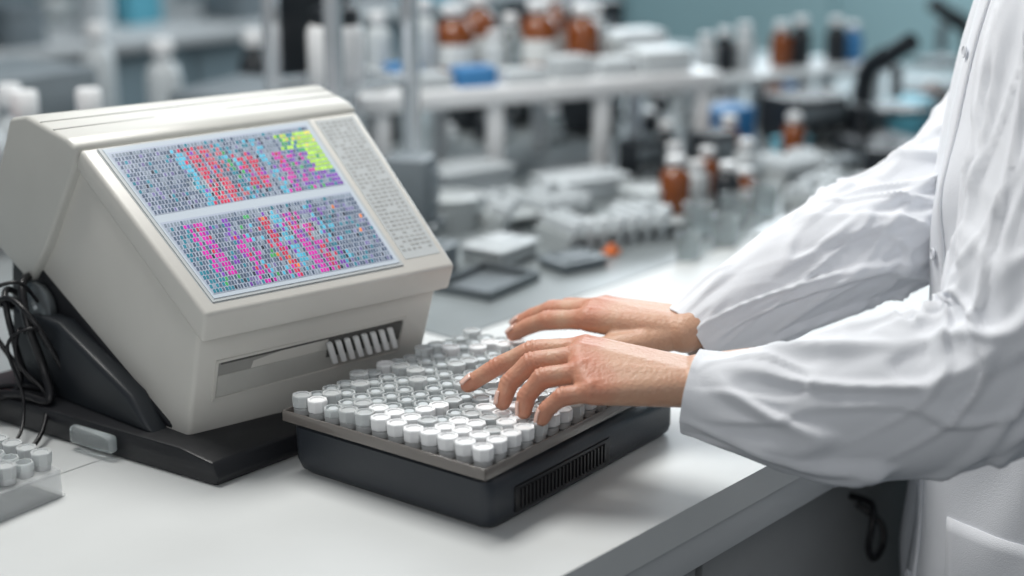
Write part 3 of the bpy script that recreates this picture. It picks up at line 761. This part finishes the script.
en = obj('framed_enclosure',None,loc=(1.40,1.52,TT),label='steel framed glass enclosure holding a white container',cat='enclosure')
occ(1.47,1.58,.12)
for (x,y) in ((0,0),(0,.12),(.14,0),(.14,.12)):
    obj('post',box_mesh('post',[(x-.009,x+.009,y-.009,y+.009,0,.42,.001)]),M['chrome'],en)
for z in (.02,.19,.41):
    obj('rail',box_mesh('rail',[(0,.14,-.005,.005,z-.005,z+.005,.001),(0,.14,.115,.125,z-.005,z+.005,.001),(-.005,.005,0,.12,z-.005,z+.005,.001),(.135,.145,0,.12,z-.005,z+.005,.001)]),M['chrome'],en)
obj('shelf_plate',box_mesh('shelf_plate',[(.004,.136,.004,.116,.186,.19,0)]),M['greybox'],en)
obj('back_panel',box_mesh('back_panel',[(.01,.13,.112,.115,.20,.40,0)]),M['dark'],en)
ew=obj('sample_container',lathe_mesh('sample_container',[(0,0),(.036,0),(.038,.003),(.038,.07),(.034,.078),(.028,.08),(0,.08)],28),M['white'],loc=(1.452,1.572,TT+.19),label='white round container inside the framed enclosure',cat='container')
obj('lid',lathe_mesh('lid',[(0,0),(.032,0),(.032,.02),(.028,.022),(0,.022)],28),M['dark'],ew,loc=(0,0,.079))

for F,L,h,r in ((1.99,-.53,.205,.025),(1.97,-.605,.205,.027),(1.985,-.66,.20,.025),(2.12,-.67,.19,.025)):
    bottle('white',F,L,h,r,grp='white bottles behind the analyser')
plbox(1.90,-.675,.06,.05,.155,'red',label='dark red box behind the analyser')
dbox(2.45,-.80,.25,.2,.16,.1,label='grey benchtop instrument beside bottles',m='greybox')
dbox(2.5,-.42,.20,.15,.13,.3,label='grey benchtop instrument behind the enclosure',m='greybox')
for F,L,k,h in ((2.72,-.35,'dark',.15),(2.75,-.6,'white',.17),(2.8,-.45,'dark',.18),(2.9,-.75,'white',.18),(2.7,-.22,'dark',.15)):
    bottle(k,F,L,h,.03,grp='bottles further along the bench')
# middle clutter
opentray(1.81,-.03,.11,.08,.012,'steel',rz=.15,label='dull steel shallow tray')
plbox(1.87,-.10,.06,.05,.035,'greybox',rz=.3,label='small grey box beside a steel tray')
dbox(1.99,-.130,.06,.06,.12,.5,label='narrow dark grey instrument beside the analyser',m='greybox')
plbox(1.925,-.015,.08,.06,.025,'whitetr',rz=.1,label='small translucent box on the bench')
plbox(1.90,.075,.07,.05,.012,'greybox',rz=-.2,label='low grey plastic box on the bench')
wellrack(2.03,.13,-.35,8,4,sp=.022)
obj('clip',box_mesh('clip',[(-.011,.011,-.007,.007,0,.008,.002),(-.004,.004,-.004,.004,.008,.014,.001)]),M['orange'],loc=(*at(1.95,.125),TT),label='small bright orange plastic clip on the bench',cat='clip')
wellrack(2.13,.02,-.25,7,5,sp=.022)
plbox(2.28,.10,.12,.08,.035,'white2',rz=-.3,label='white plastic box on the bench')
plbox(2.27,-.07,.12,.08,.05,'white2',rz=-.2,label='white plastic box under the shelf')
dish(2.22,.195,2); dish(2.10,-.085,3)
for F,L,s in ((2.05,.245,.9),(2.11,.30,.9),(2.00,.275,.8),(2.17,.35,.9),(1.93,.22,.7)): cup(F,L,s)
for F,L,h,r,k in ((2.19,.228,.080,.022,'amber'),(2.30,.285,.07,.018,'amber'),(2.46,.24,.08,.018,'dark'),(2.36,.35,.07,.018,'white'),(2.48,.34,.085,.019,'amber'),(2.58,.30,.08,.02,'white'),(2.25,.265,.06,.018,'white'),(2.33,.24,.07,.018,'dark')):
    bottle(k,F,L,h,r,grp='small bottles on the bench')
wellrack(2.22,.45,.2,7,4); wellrack(2.40,.43,-.2,6,4)
plbox(1.98,.36,.10,.07,.03,'whitetr',rz=.2,label='translucent lidded box on the bench')
opentray(2.08,.42,.12,.09,.02,'whitetr',rz=.3,label='milky shallow plastic tray on the bench')
dbox(2.80,.14,.12,.08,.10,.3); dbox(2.42,.60,.11,.09,.05,.2,label='low dark instrument on the bench')
dbox(2.88,-.03,.2,.12,.12,-.3,label='dark grey instrument behind the shelf')
dbox(3.10,.10,.2,.12,.2,-.3,label='tall dark instrument on the bench')
dbox(2.72,.50,.12,.10,.08,-.3,label='squat dark instrument among bottles')
plbox(2.66,.36,.08,.06,.07,'blue',rz=-.2,label='blue cardboard box on the bench',cat='carton',name='carton',lid=False)
plbox(2.80,.70,.10,.07,.06,'cyan',rz=.2,label='light blue cardboard box on the bench',cat='carton',name='carton',lid=False)
microscope(2.60,.62,1.2); microscope(3.15,.85,-.3)
random.seed(22)
for k in range(620):
    F=random.uniform(2.1,3.3); L=random.uniform(-.15,.95)
    if k < 420: L = random.uniform(.05,.62); F=random.uniform(1.95,2.9)
    x,y=at(F,L)
    if y<1.14 or y>2.42 or x>3.2 or not free(x,y,.031): continue
    r=random.random(); nearb = F<2.25
    if r<.16: bottle('amber',F,L,random.choice([.05,.06,.08]),.019,grp='small bottles on the bench')
    elif r<.32: bottle('dark',F,L,random.choice([.04,.07]),.018,grp='small bottles on the bench')
    elif r<.40: bottle('white',F,L,random.choice([.04,.06]),.017,grp='small bottles on the bench')
    elif r<.43: bottle('glass',F,L,.06,.02,grp='small bottles on the bench')
    elif r<.70: dbox(F,L,.06,.045,.04 if nearb else random.choice([.04,.06,.08]),random.uniform(-.6,.6),label='small dark instrument among bottles')
    elif r<.97: plbox(F,L,.052,.042,random.choice([.015,.028]),random.choice(['greybox','whitetr','white2','blue','dark','greybox','cyan']),rz=random.uniform(-.5,.5),label='small plastic box among bottles')
    else: cup(F,L,.8)

# ------------------------------------------------------------------ second bench along the back
bb = obj('back_bench',None,label='grey blue laboratory bench by the far wall',cat='bench')
obj('bench_top',box_mesh('bench_top',[(-.2,4.3,3.4,4.1,.87,.90,.003)]),M['benchedge'],bb)
obj('cabinet_body',box_mesh('cabinet_body',[(-.15,4.28,3.45,4.1,0,.87,0)]),M['bcab'],bb)
for k in range(7): 
    d=obj('cabinet_door',box_mesh('cabinet_door',[(-.13+k*.56,.41+k*.56,3.435,3.45,.1,.84,.002)]),M['bcab'],bb)
    obj('handle',box_mesh('handle',[(.36+k*.56,.37+k*.56,3.41,3.435,.6,.75,.002)]),M['chrome'],d)
random.seed(3)
for k in range(34):
    x=.1+k*.122; y=random.uniform(3.5,3.9)
    F=HC*x+HS*y; L=HS*x-HC*y
    r=random.random()
    if r<.65: bottle(random.choice(['white','glass','amber','blue','dark','dark']),F,L,random.choice([.16,.22,.28]),random.choice([.035,.045]),z=.9001,grp='bottles on the far bench')
    elif k%2: plbox(F,L,.11,.16,random.uniform(.1,.3),random.choice(['greybox','dark','cyan','greybox']),z=.9001,label='storage box on the far bench')
o=obj('wall_shelf',None,label='white shelf above the far bench',cat='shelf')
obj('shelf_board',box_mesh('shelf_board',[(-.1,4.2,3.95,4.1,1.25,1.28,.003)]),M['white2'],o)
for k in range(6): obj('bracket',box_mesh('bracket',[(-.08+k*.84,-.05+k*.84,4.07,4.1,.90,1.25,.002)]),M['chrome'],o)
sb = obj('side_cabinet',None,label='pale cyan low cabinet by the wall',cat='cabinet')
obj('cabinet_body',box_mesh('cabinet_body',[(4.4,4.95,-.5,3.3,0,1.0,.003)]),M['wallc'],sb)
for k in range(5): 
    d=obj('cabinet_door',box_mesh('cabinet_door',[(4.385,4.4,-.45+k*.74,.26+k*.74,.1,.95,.002)]),M['wallc'],sb)
    obj('handle',box_mesh('handle',[(4.36,4.385,.2+k*.74,.21+k*.74,.6,.75,.002)]),M['chrome'],d)

# ------------------------------------------------------------------ lights, world, camera
def area(name, loc, target, size, energy, col=(1,1,1), sy=None):
    l = bpy.data.lights.new(name,'AREA'); l.size=size; l.energy=energy; l.color=col
    if sy: l.shape='RECTANGLE'; l.size_y=sy
    o = bpy.data.objects.new(name,l); o.location=loc
    o.rotation_euler=(V(target)-V(loc)).to_track_quat('-Z','Y').to_euler(); COL.objects.link(o)
area('ceiling_panel',(1.0,1.5,2.6),(1.0,.95,.9),1.0,34,(1,.985,.95),.6)
area('ceiling_panel_far',(2.8,2.8,2.8),(2.8,2.8,.9),2.0,26,(.92,.97,1),1.2)
area('window_light',(4.0,2.2,2.2),(1.2,.9,.9),1.7,34,(.88,.95,1),1.3)
area('room_light',(-1.2,-.4,2.2),(1.0,.9,.9),1.2,12,(1,.98,.96),1.0)
w = bpy.data.worlds.new('world'); SC.world=w; w.use_nodes=True
w.node_tree.nodes['Background'].inputs[0].default_value=(.86,.93,1,1)
w.node_tree.nodes['Background'].inputs[1].default_value=.21
cam = bpy.data.cameras.new('camera'); cam.sensor_width=36; cam.lens=56.25
co = bpy.data.objects.new('camera',cam); co.location=(0,0,TT+.52)
th = math.radians(16.1)
fw = V((HC*math.cos(th),HS*math.cos(th),-math.sin(th)))
co.rotation_euler = fw.to_track_quat('-Z','Y').to_euler(); COL.objects.link(co)
cam.dof.use_dof=True; cam.dof.focus_distance=1.32; cam.dof.aperture_fstop=2.2; cam.clip_start=.02
SC.camera=co
SC.view_settings.view_transform='Standard'
